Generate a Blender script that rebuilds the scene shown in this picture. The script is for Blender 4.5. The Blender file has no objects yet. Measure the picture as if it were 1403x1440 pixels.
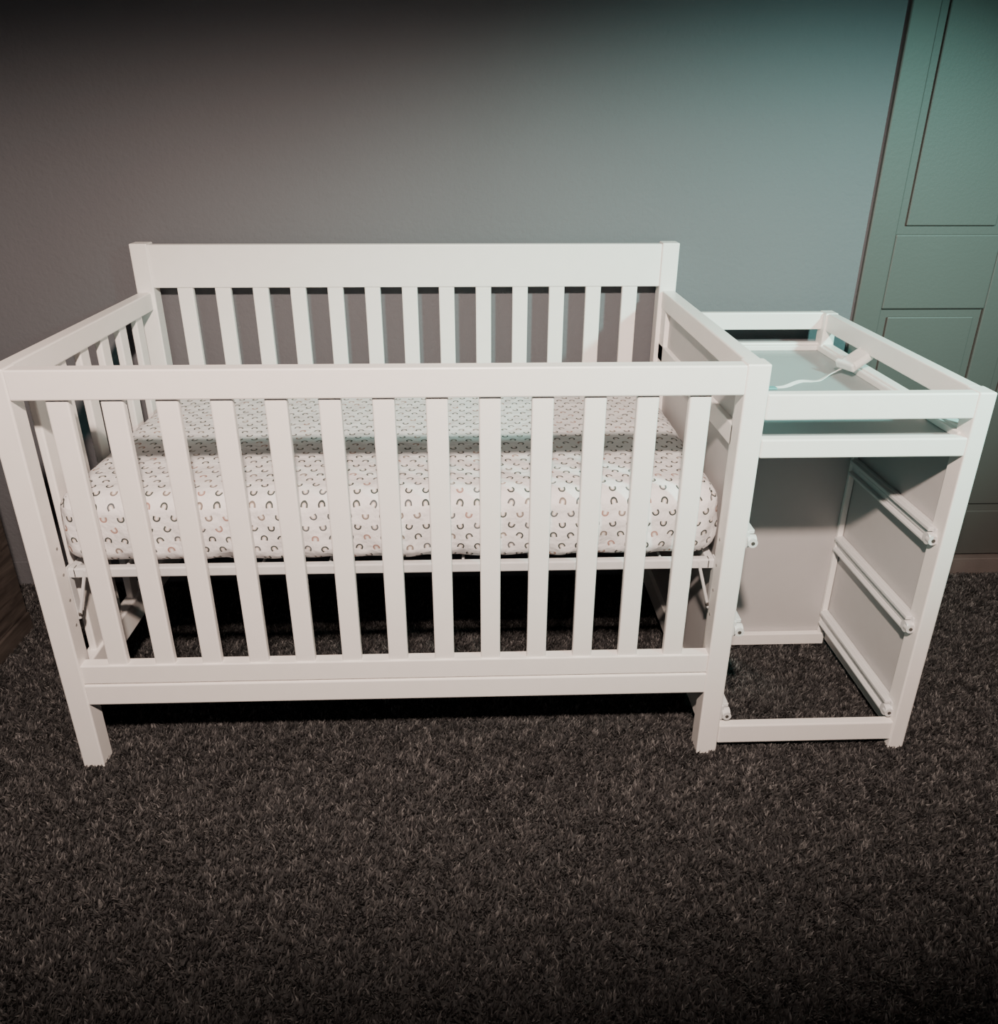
import bpy, bmesh, math, random
import numpy as np
from mathutils import Matrix, Vector
random.seed(4); rng=np.random.default_rng(7)
S=bpy.context.scene; COL=S.collection

# ---------------------------------------------------------------- materials
def newmat(name):
    m=bpy.data.materials.new(name); m.use_nodes=True
    nt=m.node_tree; b=nt.nodes['Principled BSDF']; return m,nt,b
def N(nt,t,**k):
    n=nt.nodes.new(t)
    for a,v in k.items(): setattr(n,a,v)
    return n
def paint(name,c,rough=.4,var=.04,bump=.05,scale=30,bscale=180):
    m,nt,b=newmat(name)
    tc=N(nt,'ShaderNodeTexCoord'); no=N(nt,'ShaderNodeTexNoise'); no.inputs['Scale'].default_value=scale
    nt.links.new(tc.outputs['Object'],no.inputs['Vector'])
    r=N(nt,'ShaderNodeValToRGB'); r.color_ramp.elements[0].position=.3; r.color_ramp.elements[1].position=.7
    r.color_ramp.elements[0].color=(c[0]*(1-var),c[1]*(1-var),c[2]*(1-var),1)
    r.color_ramp.elements[1].color=(min(1,c[0]*(1+var)),min(1,c[1]*(1+var)),min(1,c[2]*(1+var)),1)
    nt.links.new(no.outputs['Fac'],r.inputs['Fac']); nt.links.new(r.outputs['Color'],b.inputs['Base Color'])
    b.inputs['Roughness'].default_value=rough
    n2=N(nt,'ShaderNodeTexNoise'); n2.inputs['Scale'].default_value=bscale; n2.inputs['Detail'].default_value=3
    nt.links.new(tc.outputs['Object'],n2.inputs['Vector'])
    bp=N(nt,'ShaderNodeBump'); bp.inputs['Strength'].default_value=bump; bp.inputs['Distance'].default_value=.004
    nt.links.new(n2.outputs['Fac'],bp.inputs['Height']); nt.links.new(bp.outputs['Normal'],b.inputs['Normal'])
    return m
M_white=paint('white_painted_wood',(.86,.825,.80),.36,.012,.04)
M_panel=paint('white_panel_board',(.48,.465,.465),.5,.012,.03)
M_tray=paint('tray_laminate',(.30,.345,.35),.42,.01,.02)
M_wall=paint('grey_wall_paint',(.112,.113,.124),.85,.02,.35,3,90)
M_ceil=paint('ceiling_paint',(.4,.4,.4),.9,.02,.3,3,60)
M_door=paint('door_paint',(.068,.064,.060),.55,.02,.08,4,120)
M_base=paint('baseboard_paint',(.5,.49,.48),.5,.02)
M_thresh=paint('threshold_wood',(.13,.105,.098),.6,.1,.2,12)
M_slide=paint('slide_plastic',(.66,.66,.66),.35,.01,.02)
M_steel=paint('bracket_metal',(.62,.62,.62),.35,.05,.02)
M_darkm=paint('dark_screw',(.06,.055,.05),.4,.1)
M_hole=paint('hole_shadow_grey',(.25,.24,.23),.6,.1)
M_strap=paint('strap_webbing',(.82,.82,.80),.7,.03,.3,60,700)
M_label=paint('teal_strap_end',(.12,.36,.36),.6,.03)

def wood():
    m,nt,b=newmat('brown_wood')
    tc=N(nt,'ShaderNodeTexCoord'); mp=N(nt,'ShaderNodeMapping'); mp.inputs['Scale'].default_value=(3,3,22)
    no=N(nt,'ShaderNodeTexNoise'); no.inputs['Scale'].default_value=3; no.inputs['Detail'].default_value=6; no.inputs['Distortion'].default_value=.6
    r=N(nt,'ShaderNodeValToRGB'); r.color_ramp.elements[0].position=.3; r.color_ramp.elements[1].position=.72
    r.color_ramp.elements[0].color=(.028,.022,.020,1); r.color_ramp.elements[1].color=(.085,.070,.062,1)
    nt.links.new(tc.outputs['Object'],mp.inputs['Vector']); nt.links.new(mp.outputs['Vector'],no.inputs['Vector'])
    nt.links.new(no.outputs['Fac'],r.inputs['Fac']); nt.links.new(r.outputs['Color'],b.inputs['Base Color'])
    b.inputs['Roughness'].default_value=.55
    return m
M_wood=wood()

def carpet_mat():
    m,nt,b=newmat('shag_carpet')
    at=N(nt,'ShaderNodeAttribute'); at.attribute_name='fib'
    nt.links.new(at.outputs['Color'],b.inputs['Base Color'])
    b.inputs['Roughness'].default_value=.95
    b.inputs['Specular IOR Level'].default_value=.1
    return m
M_carp=carpet_mat()
M_under=paint('carpet_backing',(.038,.037,.038),.95,.3,.6,160,260)

def sheet_mat():
    m,nt,b=newmat('rainbow_print_sheet')
    L=nt.links.new
    def math_(op,a,bv=None,cv=None,clamp=False):
        n=N(nt,'ShaderNodeMath',operation=op); n.use_clamp=clamp
        for i,v in enumerate((a,bv,cv)):
            if v is None: continue
            if isinstance(v,(int,float)): n.inputs[i].default_value=v
            else: L(v,n.inputs[i])
        return n.outputs[0]
    uv=N(nt,'ShaderNodeUVMap'); uv.uv_map='UVMap'
    sp=N(nt,'ShaderNodeSeparateXYZ'); L(uv.outputs['UV'],sp.inputs[0])
    CW,CH=.0345,.0240
    U=math_('DIVIDE',sp.outputs[0],CW); V=math_('DIVIDE',sp.outputs[1],CH)
    row=math_('FLOOR',V)
    off=math_('MULTIPLY',math_('FLOORED_MODULO',row,2.0),.5)
    U2=math_('ADD',U,off); col=math_('FLOOR',U2)
    cv=N(nt,'ShaderNodeCombineXYZ'); L(col,cv.inputs[0]); L(row,cv.inputs[1])
    wn=N(nt,'ShaderNodeTexWhiteNoise'); wn.noise_dimensions='3D'; L(cv.outputs[0],wn.inputs['Vector'])
    sc=N(nt,'ShaderNodeSeparateColor'); L(wn.outputs['Color'],sc.inputs[0])
    fu=math_('MULTIPLY',math_('SUBTRACT',math_('SUBTRACT',U2,col),.5),CW)
    fv=math_('MULTIPLY',math_('SUBTRACT',math_('SUBTRACT',V,row),.5),CH)
    ang=math_('MULTIPLY',math_('SUBTRACT',sc.outputs[0],.5),1.1)
    flip=math_('MULTIPLY',math_('GREATER_THAN',math_('FLOORED_MODULO',row,4.0),1.5),math.pi)
    ang=math_('ADD',ang,flip)
    ca=math_('COSINE',ang); sa=math_('SINE',ang)
    x=math_('SUBTRACT',math_('MULTIPLY',fu,ca),math_('MULTIPLY',fv,sa))
    y=math_('ADD',math_('MULTIPLY',fu,sa),math_('MULTIPLY',fv,ca))
    yp=math_('MAXIMUM',y,0.0)
    d=math_('SQRT',math_('ADD',math_('MULTIPLY',x,x),math_('MULTIPLY',yp,yp)))
    inlow=math_('GREATER_THAN',y,-.0045)
    def band(r0,r1): return math_('MULTIPLY',math_('MULTIPLY',math_('GREATER_THAN',d,r0),math_('LESS_THAN',d,r1)),inlow)
    b1=band(.0043,.0074); b2=band(.0022,.0043)
    r1=N(nt,'ShaderNodeValToRGB'); r1.color_ramp.interpolation='CONSTANT'
    cs=[(.035,.044,.042),(.33,.20,.17),(.055,.067,.062),(.19,.16,.14),(.09,.10,.105)]
    r1.color_ramp.elements[0].color=cs[0]+(1,); r1.color_ramp.elements[0].position=0
    r1.color_ramp.elements[1].color=cs[1]+(1,); r1.color_ramp.elements[1].position=.36
    for p,c in ((.50,cs[2]),(.72,cs[3]),(.82,cs[4])):
        e=r1.color_ramp.elements.new(p); e.color=c+(1,)
    L(sc.outputs[1],r1.inputs['Fac'])
    mx=N(nt,'ShaderNodeMix'); mx.data_type='RGBA'; mx.inputs[6].default_value=(.73,.71,.715,1)
    L(b1,mx.inputs[0]); L(r1.outputs['Color'],mx.inputs[7])
    mx2=N(nt,'ShaderNodeMix'); mx2.data_type='RGBA'; L(b2,mx2.inputs[0]); L(mx.outputs[2],mx2.inputs[6]); mx2.inputs[7].default_value=(.54,.46,.42,1)
    L(mx2.outputs[2],b.inputs['Base Color']); b.inputs['Roughness'].default_value=.9
    tc=N(nt,'ShaderNodeTexCoord'); no=N(nt,'ShaderNodeTexNoise'); no.inputs['Scale'].default_value=14; no.inputs['Detail'].default_value=4
    L(tc.outputs['Object'],no.inputs['Vector'])
    bp=N(nt,'ShaderNodeBump'); bp.inputs['Strength'].default_value=.8; bp.inputs['Distance'].default_value=.02
    L(no.outputs['Fac'],bp.inputs['Height']); L(bp.outputs['Normal'],b.inputs['Normal'])
    return m
M_sheet=sheet_mat()

# ---------------------------------------------------------------- mesh helpers
def empty(name):
    e=bpy.data.objects.new(name,None); COL.objects.link(e); return e
def finish(bm,name,mats,parent=None,smooth=False):
    me=bpy.data.meshes.new(name); bm.to_mesh(me); bm.free()
    for m in (mats if isinstance(mats,(list,tuple)) else [mats]): me.materials.append(m)
    if smooth:
        for p in me.polygons: p.use_smooth=True
    o=bpy.data.objects.new(name,me); COL.objects.link(o)
    if parent: o.parent=parent
    return o
def add_box(bm,x0,x1,y0,y1,z0,z1,bev=.002,mat=0):
    t=bmesh.new(); bmesh.ops.create_cube(t,size=1)
    for v in t.verts: v.co=Vector(((x0+x1)/2+v.co.x*(x1-x0),(y0+y1)/2+v.co.y*(y1-y0),(z0+z1)/2+v.co.z*(z1-z0)))
    if bev>0:
        bv=min(bev,.45*min(x1-x0,y1-y0,z1-z0))
        bmesh.ops.bevel(t,geom=t.edges[:],offset=bv,segments=2,affect='EDGES',profile=.5)
    for f in t.faces: f.material_index=mat
    me=bpy.data.meshes.new('tmp'); t.to_mesh(me); t.free(); bm.from_mesh(me); bpy.data.meshes.remove(me)
def boxes(name,lst,mat,parent=None,bev=.002):
    bm=bmesh.new()
    for b in lst: add_box(bm,*b[:6],bev=(b[6] if len(b)>6 else bev))
    return finish(bm,name,mat,parent)
def add_cyl(bm,p,q,r,seg=14,mat=0):
    p=Vector(p);q=Vector(q);d=q-p
    M=Matrix.Translation((p+q)/2)@d.to_track_quat('Z','Y').to_matrix().to_4x4()
    r0=bmesh.ops.create_cone(bm,cap_ends=True,segments=seg,radius1=r,radius2=r,depth=d.length,matrix=M)
    fs={f for v in r0['verts'] for f in v.link_faces}
    for f in fs: f.material_index=mat

# ---------------------------------------------------------------- dimensions
W=1.42; D=.735; Hf=.913; Hb=1.033; pw=.045; sw=.041
Wc=.434; X1=W+Wc; Hc=.857; Dc=.7225
YW=.795
# ---------------------------------------------------------------- room
boxes('wall_back',[(-1.7,3.1,YW,YW+.1,0,2.4)],M_wall,bev=0)
boxes('wall_left',[(-1.8,-1.7,-3.2,YW+.1,0,2.4)],M_wall,bev=0)
boxes('wall_right',[(3.1,3.2,-3.2,YW+.1,0,2.4)],M_wall,bev=0)
boxes('ceiling',[(-1.8,3.2,-3.2,YW+.1,2.4,2.5)],M_ceil,bev=0)
boxes('baseboard_back',[(-1.7,1.93,YW-.012,YW-.0005,0.0,.085)],M_wall)

# door : six panel
door=empty('door_1')
dx0,dx1=1.94,2.75; yf=YW-.014
st=[(dx0,dx0+.075),(dx0+.365,dx0+.445),(dx1-.075,dx1)]
zb,zt=.065,2.05
L=[]
for a,b in st: L.append((a,b,yf,YW-.001,zb,zt))
rails=[(zb,.22),(.85,1.05),(1.62,1.74),(1.94,zt)]
for a,b in rails:
    L.append((st[0][1]-.001,st[1][0]+.001,yf,YW-.001,a,b)); L.append((st[1][1]-.001,st[2][0]+.001,yf,YW-.001,a,b))
boxes('stiles_and_rails',L,M_door,door,bev=.004)
L=[];Lr=[]
for (a,b) in ((st[0][1],st[1][0]),(st[1][1],st[2][0])):
    for (c,d) in ((.22,.85),(1.05,1.62),(1.74,1.94)):
        L.append((a,b,yf+.009,YW-.002,c,d)); Lr.append((a+.022,b-.022,yf+.002,yf+.0095,c+.022,d-.022,.007))
boxes('recessed_panels',L,M_door,door,bev=0)
boxes('raised_fields',Lr,M_door,door)
bm=bmesh.new(); add_cyl(bm,(dx1-.06,yf-.05,.95),(dx1-.06,yf,.95),.012)
bmesh.ops.create_uvsphere(bm,u_segments=20,v_segments=12,radius=.028,matrix=Matrix.Translation((dx1-.06,yf-.055,.95)))
finish(bm,'door_knob',M_steel,door,True)
boxes('trim_1',[(dx0-.01,dx1+.02,YW-.035,YW-.001,0,.06)],M_thresh)

# carpet : backing + pile in one mesh
def carpet():
    x0,x1,y0,y1=-1.7,3.1,-3.2,YW
    fx0,fx1,fy0,fy1=-1.0,2.9,-.70,YW-.012
    n=420000
    X=rng.uniform(fx0,fx1,n); Y=rng.uniform(fy0,fy1,n)
    cl=np.sin(X*41+3*np.sin(Y*37))*np.sin(Y*47+2*np.sin(X*33))
    ang=rng.uniform(0,2*np.pi,n); h=rng.uniform(.009,.015,n); w=rng.uniform(.0011,.0020,n)
    lean=rng.uniform(.003,.010,n); la=cl*2.4+rng.uniform(-2.0,2.0,n)
    lx,ly=np.cos(la)*lean,np.sin(la)*lean
    wx,wy=np.cos(ang)*w,np.sin(ang)*w
    V=np.zeros((n,5,3),np.float32)
    V[:,0]=np.stack([X-wx,Y-wy,0*X],1); V[:,1]=np.stack([X+wx,Y+wy,0*X],1)
    V[:,2]=np.stack([X+wx+lx*.4,Y+wy+ly*.4,h*.65],1); V[:,3]=np.stack([X-wx+lx*.4,Y-wy+ly*.4,h*.65],1)
    V[:,4]=np.stack([X+lx,Y+ly,h],1)
    base=np.array([[x0,y0,0],[x1,y0,0],[x1,y1,0],[x0,y1,0]],np.float32)
    verts=np.concatenate([base,V.reshape(-1,3)])
    idx=np.arange(n)[:,None]*5+4
    loops=np.concatenate([idx+np.array([0,1,2,3]),idx+np.array([3,2,4])],1).reshape(-1)
    loops=np.concatenate([np.array([0,1,2,3]),loops]).astype(np.int32)
    ls=np.concatenate([np.array([0]),(4+np.arange(n)[:,None]*7+np.array([0,4])).reshape(-1)]).astype(np.int32)
    me=bpy.data.meshes.new('floor')
    me.vertices.add(len(verts)); me.vertices.foreach_set('co',verts.reshape(-1))
    me.loops.add(len(loops)); me.loops.foreach_set('vertex_index',loops)
    me.polygons.add(len(ls)); me.polygons.foreach_set('loop_start',ls)
    mi=np.ones(len(ls),np.int32); mi[0]=0; me.polygons.foreach_set('material_index',mi)
    me.update(calc_edges=True)
    pal=np.array([[.046,.044,.045],[.076,.072,.072],[.108,.102,.101],[.028,.027,.028],[.155,.147,.145]])
    key=(np.floor(X/.009).astype(np.int64)*73856093 ^ np.floor(Y/.009).astype(np.int64)*19349663)%10007
    pr=[.34,.26,.17,.14,.09]
    tone=rng.choice(5,10007,p=pr)[key]
    k=np.where(rng.random(n)<.65,tone,rng.choice(5,n,p=pr))
    c=pal[k]*rng.uniform(.8,1.2,(n,1))
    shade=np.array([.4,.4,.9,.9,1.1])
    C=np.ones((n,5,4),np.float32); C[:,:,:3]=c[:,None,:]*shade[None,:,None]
    cb=np.ones((4,4),np.float32)*.04
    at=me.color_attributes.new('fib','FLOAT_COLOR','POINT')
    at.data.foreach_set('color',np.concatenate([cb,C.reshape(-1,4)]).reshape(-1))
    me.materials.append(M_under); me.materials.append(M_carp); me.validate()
    o=bpy.data.objects.new('floor',me); COL.objects.link(o)
carpet()

# ---------------------------------------------------------------- crib
crib=empty('baby_crib')
boxes('front_leg_left',[(0,pw,0,pw,.0,Hf+.002)],M_white,crib,.003)
boxes('front_leg_right',[(W-pw,W,0,pw,.0,Hf+.002)],M_white,crib,.003)
boxes('back_post_left',[(0,pw,D,D+.045,.0,Hb+.002)],M_white,crib,.003)
boxes('back_post_right',[(W-pw,W,D,D+.045,.0,Hb+.002)],M_white,crib,.003)
boxes('front_top_rail',[(pw-.001,W-pw+.001,.001,.033,.856,Hf)],M_white,crib,.003)
sp=(W-2*pw-13*sw)/14
xs=[pw+sp*(i+1)+sw*(i+.5) for i in range(13)]
boxes('front_slats',[(x-sw/2,x+sw/2,.008,.024,.268,.86) for x in xs],M_white,crib,.003)
boxes('front_lower_rail',[(pw-.001,W-pw+.001,.004,.031,.226,.272)],M_white,crib,.0025)
boxes('front_apron',[(pw-.001,W-pw+.001,.0015,.026,.1728,.2235)],M_white,crib,.003)
boxes('headboard_panel',[(pw-.001,W-pw+.001,D+.004,D+.028,.9226,Hb-.001)],M_white,crib,.003)
boxes('back_slats',[(x-sw/2,x+sw/2,D+.008,D+.024,.24,.93) for x in xs],M_white,crib,.003)
boxes('back_lower_rail',[(pw-.001,W-pw+.001,D+.002,D+.03,.17,.25)],M_white,crib,.003)
boxes('side_top_rail_left',[(.004,.036,pw-.001,D+.001,.866,Hf-.001)],M_white,crib,.003)
gy=(D-pw-6*sw)/7
ys=[pw+gy*(i+1)+sw*(i+.5) for i in range(6)]
boxes('side_slats_left',[(.013,.029,y-sw/2,y+sw/2,.235,.87) for y in ys],M_white,crib,.003)
boxes('side_lower_rail_left',[(.006,.036,pw-.001,D+.001,.175,.24)],M_white,crib,.003)
boxes('side_top_rail_right',[(W-.036,W-.003,pw-.001,D+.001,.866,Hf-.001)],M_white,crib,.003)
boxes('end_frame',[(W-.034,W-.006,pw-.001,D+.001,.728,.772),(W-.034,W-.006,pw-.001,D+.001,.05,.11),
    (W-.034,W-.006,D-.05,D+.001,.11,.87),(W-.034,W-.006,pw-.001,pw+.035,.11,.87)],M_white,crib,.002)
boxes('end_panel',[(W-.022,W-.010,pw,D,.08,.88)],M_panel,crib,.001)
bm=bmesh.new()
zs=.470
for a in ((.05,W-.05,.052,.070,zs-.012,zs+.010),(.05,W-.05,D-.06,D-.042,zs-.012,zs+.010),(.04,.058,.052,D-.042,zs-.012,zs+.010),(W-.058,W-.04,.052,D-.042,zs-.012,zs+.010)):
    add_box(bm,*a,bev=.003)
for i in range(9):
    x=.15+i*.14; add_cyl(bm,(x,.06,zs),(x,D-.05,zs),.003,8)
for i in range(5):
    y=.14+i*.115; add_cyl(bm,(.05,y,zs),(W-.05,y,zs),.003,8)
finish(bm,'mattress_support',M_steel,crib)
bm=bmesh.new()
for x,s in ((.040,1),(W-.040,-1)):
    for y in (.056,D-.05):
        add_box(bm,min(x,x+s*.003),max(x,x+s*.003),y-.008,y+.010,.36,.485,bev=.001)
        add_cyl(bm,(x+s*.002,y-.002,.36),(x+s*.035,y-.002,.475),.0035,8)
        add_cyl(bm,(x-s*.004,y,.37),(x+s*.008,y,.37),.007,12,1)
finish(bm,'hanging_brackets',[M_steel,M_darkm],crib)
bm=bmesh.new()
for z in (.36,.42,.48,.54):
    for x in (pw+.0005,W-pw-.0005):
        s=1 if x<1 else -1
        add_cyl(bm,(x-s*.001,.028,z),(x+s*.0004,.028,z),.0032,12)
finish(bm,'adjustment_holes',M_hole,crib)

# ---------------------------------------------------------------- mattress with fitted sheet
def mattress():
    x0,x1,y0,y1,z0,z1=.040,W-.042,.052,D-.03,.482,.642
    nx,ny,nz=230,110,36
    bm=bmesh.new(); uvl=bm.loops.layers.uv.new('UVMap')
    cache={}
    R=.035; Rv=.05
    def P(a,b,c):
        k=(round(a,5),round(b,5),round(c,5))
        if k in cache: return cache[k]
        p=np.array([x0+a*(x1-x0),y0+b*(y1-y0),z0+c*(z1-z0)])
        q=np.array([min(max(p[0],x0+Rv),x1-Rv),min(max(p[1],y0+Rv),y1-Rv),min(max(p[2],z0+R),z1-R)])
        d=p-q; n=d.copy()
        e=np.array([d[0]/Rv,d[1]/Rv,d[2]/R]); l=np.linalg.norm(e)
        if l>1e-9:
            m=max(abs(e)); 
            e2=e/l*m
            p=q+np.array([e2[0]*Rv,e2[1]*Rv,e2[2]*R]); n=e/l
        side=1-abs(n[2]) if l>1e-9 else 0
        x,y,z=p; s=x+y
        low=max(0,1-(z-z0)/.10)
        w=(math.sin(s*61+2.1*math.sin(s*13))*.5+math.sin(s*97+1.7*math.sin(z*40+s*5))*.3+math.sin(s*38+z*30)*.5)
        amp=.0014+.0062*low
        disp=w*amp*side+.006*side*math.sin((z-z0)/(z1-z0)*math.pi)
        up=n[2]>.5
        top=.0018*math.sin(x*7+2*math.sin(y*9))*math.sin(y*11+x*3) if up else 0
        p=p+n*disp; p[2]+=top
        if n[2]<.2: p[2]+= low*.007*math.sin(s*44+1.5*math.sin(s*17))*side
        v=bm.verts.new(p); cache[k]=v; return v
    def face(vs,kind):
        try: f=bm.faces.new(vs)
        except ValueError: return
        f.smooth=True
        for lp in f.loops:
            c=lp.vert.co
            if kind=='t': u=(c.x,c.y)
            elif kind=='f': u=(c.x,y0+(c.z-z1))
            elif kind=='b': u=(c.x,y1+(z1-c.z))
            elif kind=='l': u=(x0+(c.z-z1),c.y)
            elif kind=='r': u=(x1+(z1-c.z),c.y)
            lp[uvl].uv=(u[0]+2,u[1]+2)
    for i in range(nx):
        for j in range(ny):
            a,b,c,d=i/nx,(i+1)/nx,j/ny,(j+1)/ny
            face([P(a,c,1),P(b,c,1),P(b,d,1),P(a,d,1)],'t')
            face([P(a,c,0),P(a,d,0),P(b,d,0),P(b,c,0)],'t')
        for k in range(nz):
            a,b,c,d=i/nx,(i+1)/nx,k/nz,(k+1)/nz
            face([P(a,0,c),P(b,0,c),P(b,0,d),P(a,0,d)],'f')
            face([P(a,1,c),P(a,1,d),P(b,1,d),P(b,1,c)],'b')
    for j in range(ny):
        for k in range(nz):
            a,b,c,d=j/ny,(j+1)/ny,k/nz,(k+1)/nz
            face([P(0,a,c),P(0,a,d),P(0,b,d),P(0,b,c)],'l')
            face([P(1,a,c),P(1,b,c),P(1,b,d),P(1,a,d)],'r')
    finish(bm,'crib_mattress',M_sheet)
mattress()

# ---------------------------------------------------------------- changing table
ct=empty('changing_table')
g=W+.0015; lw=.034
boxes('front_leg',[(X1-lw,X1,0,.045,0,Hc+.001)],M_white,ct,.003)
boxes('back_leg',[(X1-lw,X1,Dc-.03,Dc+.012,0,Hc+.001)],M_white,ct,.003)
boxes('back_leg_inner',[(g,g+.03,Dc-.02,Dc+.012,.0,Hc+.001)],M_white,ct,.003)
boxes('guard_rails',[(g,X1-lw+.001,.002,.026,.806,Hc),(g+.029,X1-lw+.001,Dc-.012,Dc+.008,.811,Hc),
    (X1-.029,X1-.003,.044,Dc-.029,.811,Hc)],M_white,ct,.003)
boxes('tray_frame',[(g,X1-lw+.001,.002,.026,.729,.767),(g+.029,X1-lw+.001,Dc-.012,Dc+.008,.729,.775),
    (X1-.029,X1-.003,.044,Dc-.029,.729,.775)],M_white,ct,.003)
boxes('tray_board',[(g+.001,X1-.028,.025,Dc-.011,.742,.756)],M_tray,ct,.001)
boxes('tray_lip',[(X1-.040,X1-.028,.027,Dc-.013,.756,.770),(g+.001,X1-.040,Dc-.024,Dc-.0125,.756,.770)],M_white,ct,.002)
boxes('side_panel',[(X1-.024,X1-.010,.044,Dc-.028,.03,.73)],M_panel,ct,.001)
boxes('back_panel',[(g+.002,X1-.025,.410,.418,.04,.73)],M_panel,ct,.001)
boxes('back_bottom_rail',[(g+.002,X1-.025,.392,.409,.012,.046),(g+.002,g+.016,.396,.409,.046,.72),(X1-.040,X1-.0255,.398,.409,.046,.72)],M_white,ct,.002)
boxes('front_bottom_rail',[(g,X1-lw+.001,.004,.026,.027,.076)],M_white,ct,.003)
bm=bmesh.new()
for z in (.541,.325,.098):
    for x,s in ((X1-.024,-1),(W+.0015,1)):
        a,b=sorted((x,x+s*.013)); 
        add_box(bm,a,b,.022,.400,z-.020,z+.020,bev=.003)
        a,b=sorted((x+s*.011,x+s*.024)); add_box(bm,a,b,.030,.395,z+.010,z+.019,bev=.002)
        add_box(bm,a,b,.030,.395,z-.019,z-.012,bev=.002)
        a,b=sorted((x+s*.012,x+s*.016)); add_box(bm,a,b,.035,.36,z-.006,z+.004,bev=.001,mat=1)
        add_cyl(bm,(x+s*.008,.028,z-.004),(x+s*.026,.028,z-.004),.013,20)
        add_cyl(bm,(x+s*.018,.0275,z-.004),(x+s*.018,.0145,z-.004),.010,20)
        add_cyl(bm,(x+s*.018,.016,z-.004),(x+s*.018,.0135,z-.004),.004,12,2)
finish(bm,'drawer_slides',[M_slide,M_steel,M_darkm],ct)

# safety strap with buckle lying in the tray
def strap():
    bm=bmesh.new()
    pts=[(1.57,.36,.7585),(1.60,.365,.7575),(1.65,.40,.760),(1.70,.415,.757),(1.74,.45,.761),(1.775,.465,.772),(1.795,.468,.782)]
    def cr(p0,p1,p2,p3,t): return .5*((2*p1)+(-p0+p2)*t+(2*p0-5*p1+4*p2-p3)*t*t+(-p0+3*p1-3*p2+p3)*t**3)
    V=[Vector(p) for p in pts]; V=[V[0]*2-V[1]]+V+[V[-1]*2-V[-2]]
    path=[cr(V[i],V[i+1],V[i+2],V[i+3],t/8) for i in range(len(V)-3) for t in range(8)]+[V[-2]]
    prev=None
    for i,p in enumerate(path):
        d=(path[min(i+1,len(path)-1)]-path[max(i-1,0)]).normalized()
        tw=.5*math.sin(i*.14)
        s=Matrix.Rotation(tw,3,d)@d.cross(Vector((0,0,1))).normalized()*.0048
        n=d.cross(s).normalized()*.0008
        r=[bm.verts.new(p+s+n),bm.verts.new(p-s+n),bm.verts.new(p-s-n),bm.verts.new(p+s-n)]
        for v in r: v.co.z=max(v.co.z,.7568)
        if prev:
            for k in range(4): bm.faces.new([prev[k],prev[(k+1)%4],r[(k+1)%4],r[k]])
        prev=r
    add_box(bm,1.545,1.578,.348,.366,.757,.7605,.001,1)
    M=Matrix.Translation((1.818,.462,.803))@Matrix.Rotation(.35,4,'Z')@Matrix.Rotation(-.45,4,'Y')@Matrix.Scale(1.5,4)
    b2=bmesh.new()
    add_box(b2,-.030,.012,-.017,.017,-.007,.007,.005)
    add_box(b2,.010,.040,-.019,-.011,-.005,.005,.003)
    add_box(b2,.010,.040,.011,.019,-.005,.005,.003)
    add_box(b2,.010,.032,-.004,.004,-.004,.004,.002)
    add_box(b2,.034,.042,-.022,-.008,-.006,.006,.003)
    add_box(b2,.034,.042,.008,.022,-.006,.006,.003)
    add_box(b2,-.036,-.028,-.019,.019,-.005,.010,.003)
    b2.transform(M); me=bpy.data.meshes.new('t'); b2.to_mesh(me); b2.free(); bm.from_mesh(me)
    bpy.data.meshes.remove(me)
    bmesh.ops.recalc_face_normals(bm,faces=bm.faces[:])
    finish(bm,'safety_strap',[M_strap,M_label],ct)
strap()

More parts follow.
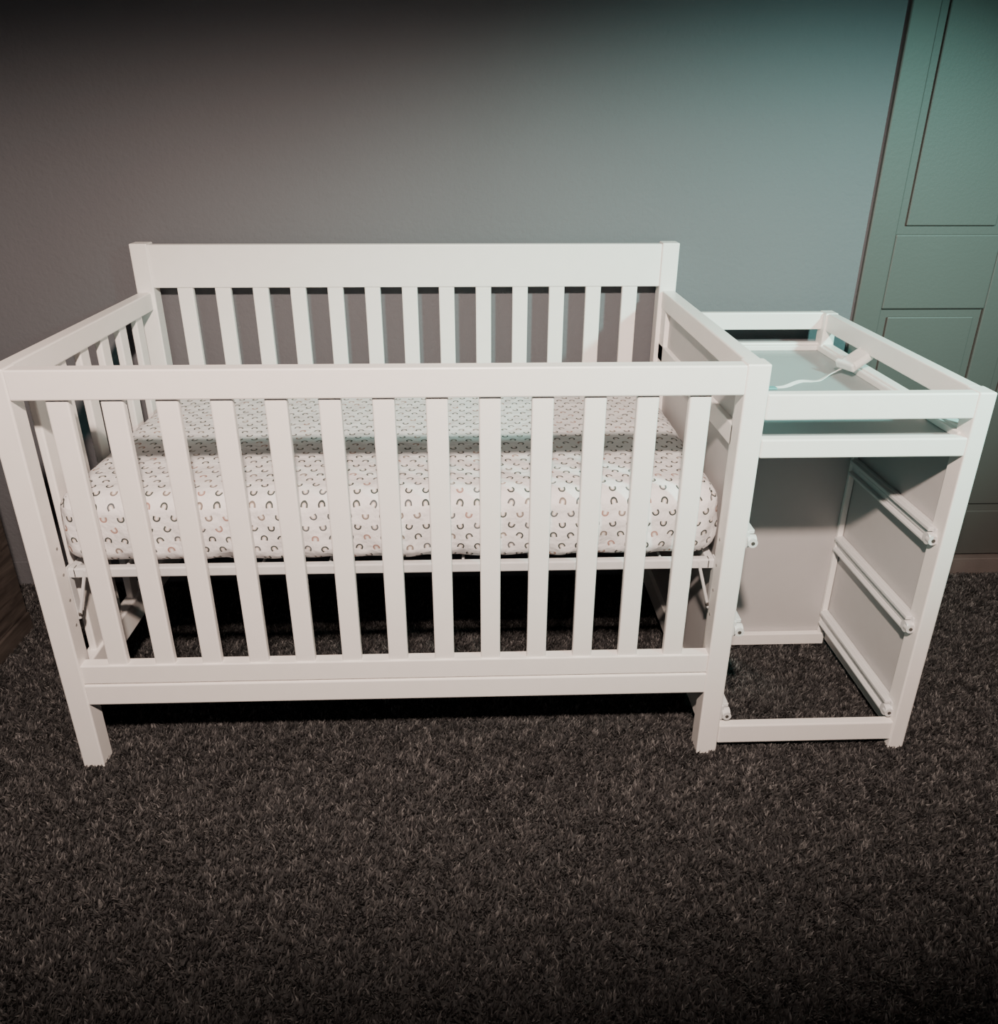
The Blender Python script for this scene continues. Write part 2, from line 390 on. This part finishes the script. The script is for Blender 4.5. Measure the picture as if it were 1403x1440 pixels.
# ---------------------------------------------------------------- wooden nightstand at far left
dr=empty('wooden_nightstand')
ax0,ax1,ay0,ay1,ah=-.86,-.385,.10,.545,.56
boxes('carcass',[(ax0,ax1,ay0+.02,ay1,.06,ah-.025)],M_wood,dr,.003)
boxes('top_board',[(ax0-.02,ax1+.012,ay0-.015,ay1+.005,ah-.025,ah)],M_wood,dr,.004)
boxes('plinth',[(ax0,ax1+.006,ay0+.03,ay1,.0,.06)],M_wood,dr,.003)
boxes('drawer_fronts',[(ax0+.02,ax1-.02,ay0,ay0+.02,.09,.28),(ax0+.02,ax1-.02,ay0,ay0+.02,.30,.51)],M_wood,dr,.004)
bm=bmesh.new()
for z in (.185,.405): add_cyl(bm,(-.62,ay0-.025,z),(-.62,ay0,z),.014,18)
finish(bm,'knobs',M_darkm,dr)

# ---------------------------------------------------------------- camera
cam=bpy.data.cameras.new('camera'); co=bpy.data.objects.new('camera',cam); COL.objects.link(co)
p,yaw,roll=.4162,.0357,.0032
f=Vector((math.sin(yaw)*math.cos(p),math.cos(yaw)*math.cos(p),-math.sin(p)))
r=Vector((math.cos(yaw),-math.sin(yaw),0)); u=r.cross(f)
r2=r*math.cos(roll)+u*math.sin(roll); u2=-r*math.sin(roll)+u*math.cos(roll)
Mx=Matrix((( r2.x,u2.x,-f.x,.8734),(r2.y,u2.y,-f.y,-1.3740),(r2.z,u2.z,-f.z,1.3035),(0,0,0,1)))
co.matrix_world=Mx
cam.sensor_fit='HORIZONTAL'; cam.sensor_width=36; cam.lens=36*1106.63/1403; cam.shift_y=-48/1403; cam.clip_start=.02
S.camera=co

# ---------------------------------------------------------------- lights
def spot(name,loc,tgt,power,color,angle,blend,size,sx=1):
    l=bpy.data.lights.new(name,'SPOT'); l.energy=power; l.color=color; l.spot_size=math.radians(angle); l.spot_blend=blend; l.shadow_soft_size=size
    o=bpy.data.objects.new(name,l); COL.objects.link(o); o.location=loc
    o.rotation_euler=(Vector(tgt)-Vector(loc)).to_track_quat('-Z','Y').to_euler(); o.scale=(sx,1,1)
    return o
spot('warm_ceiling_spot',(.87,-1.42,2.05),(.80,.32,.54),410,(1,.80,.68),60,.85,.05,4.5)
spot('teal_lamp',(2.7,-1.2,1.95),(1.62,.75,.76),400,(.42,1,.88),44,.95,.08,1.5)
w=bpy.data.worlds.new('world'); S.world=w; w.use_nodes=True
w.node_tree.nodes['Background'].inputs[0].default_value=(.85,.92,1,1); w.node_tree.nodes['Background'].inputs[1].default_value=.14
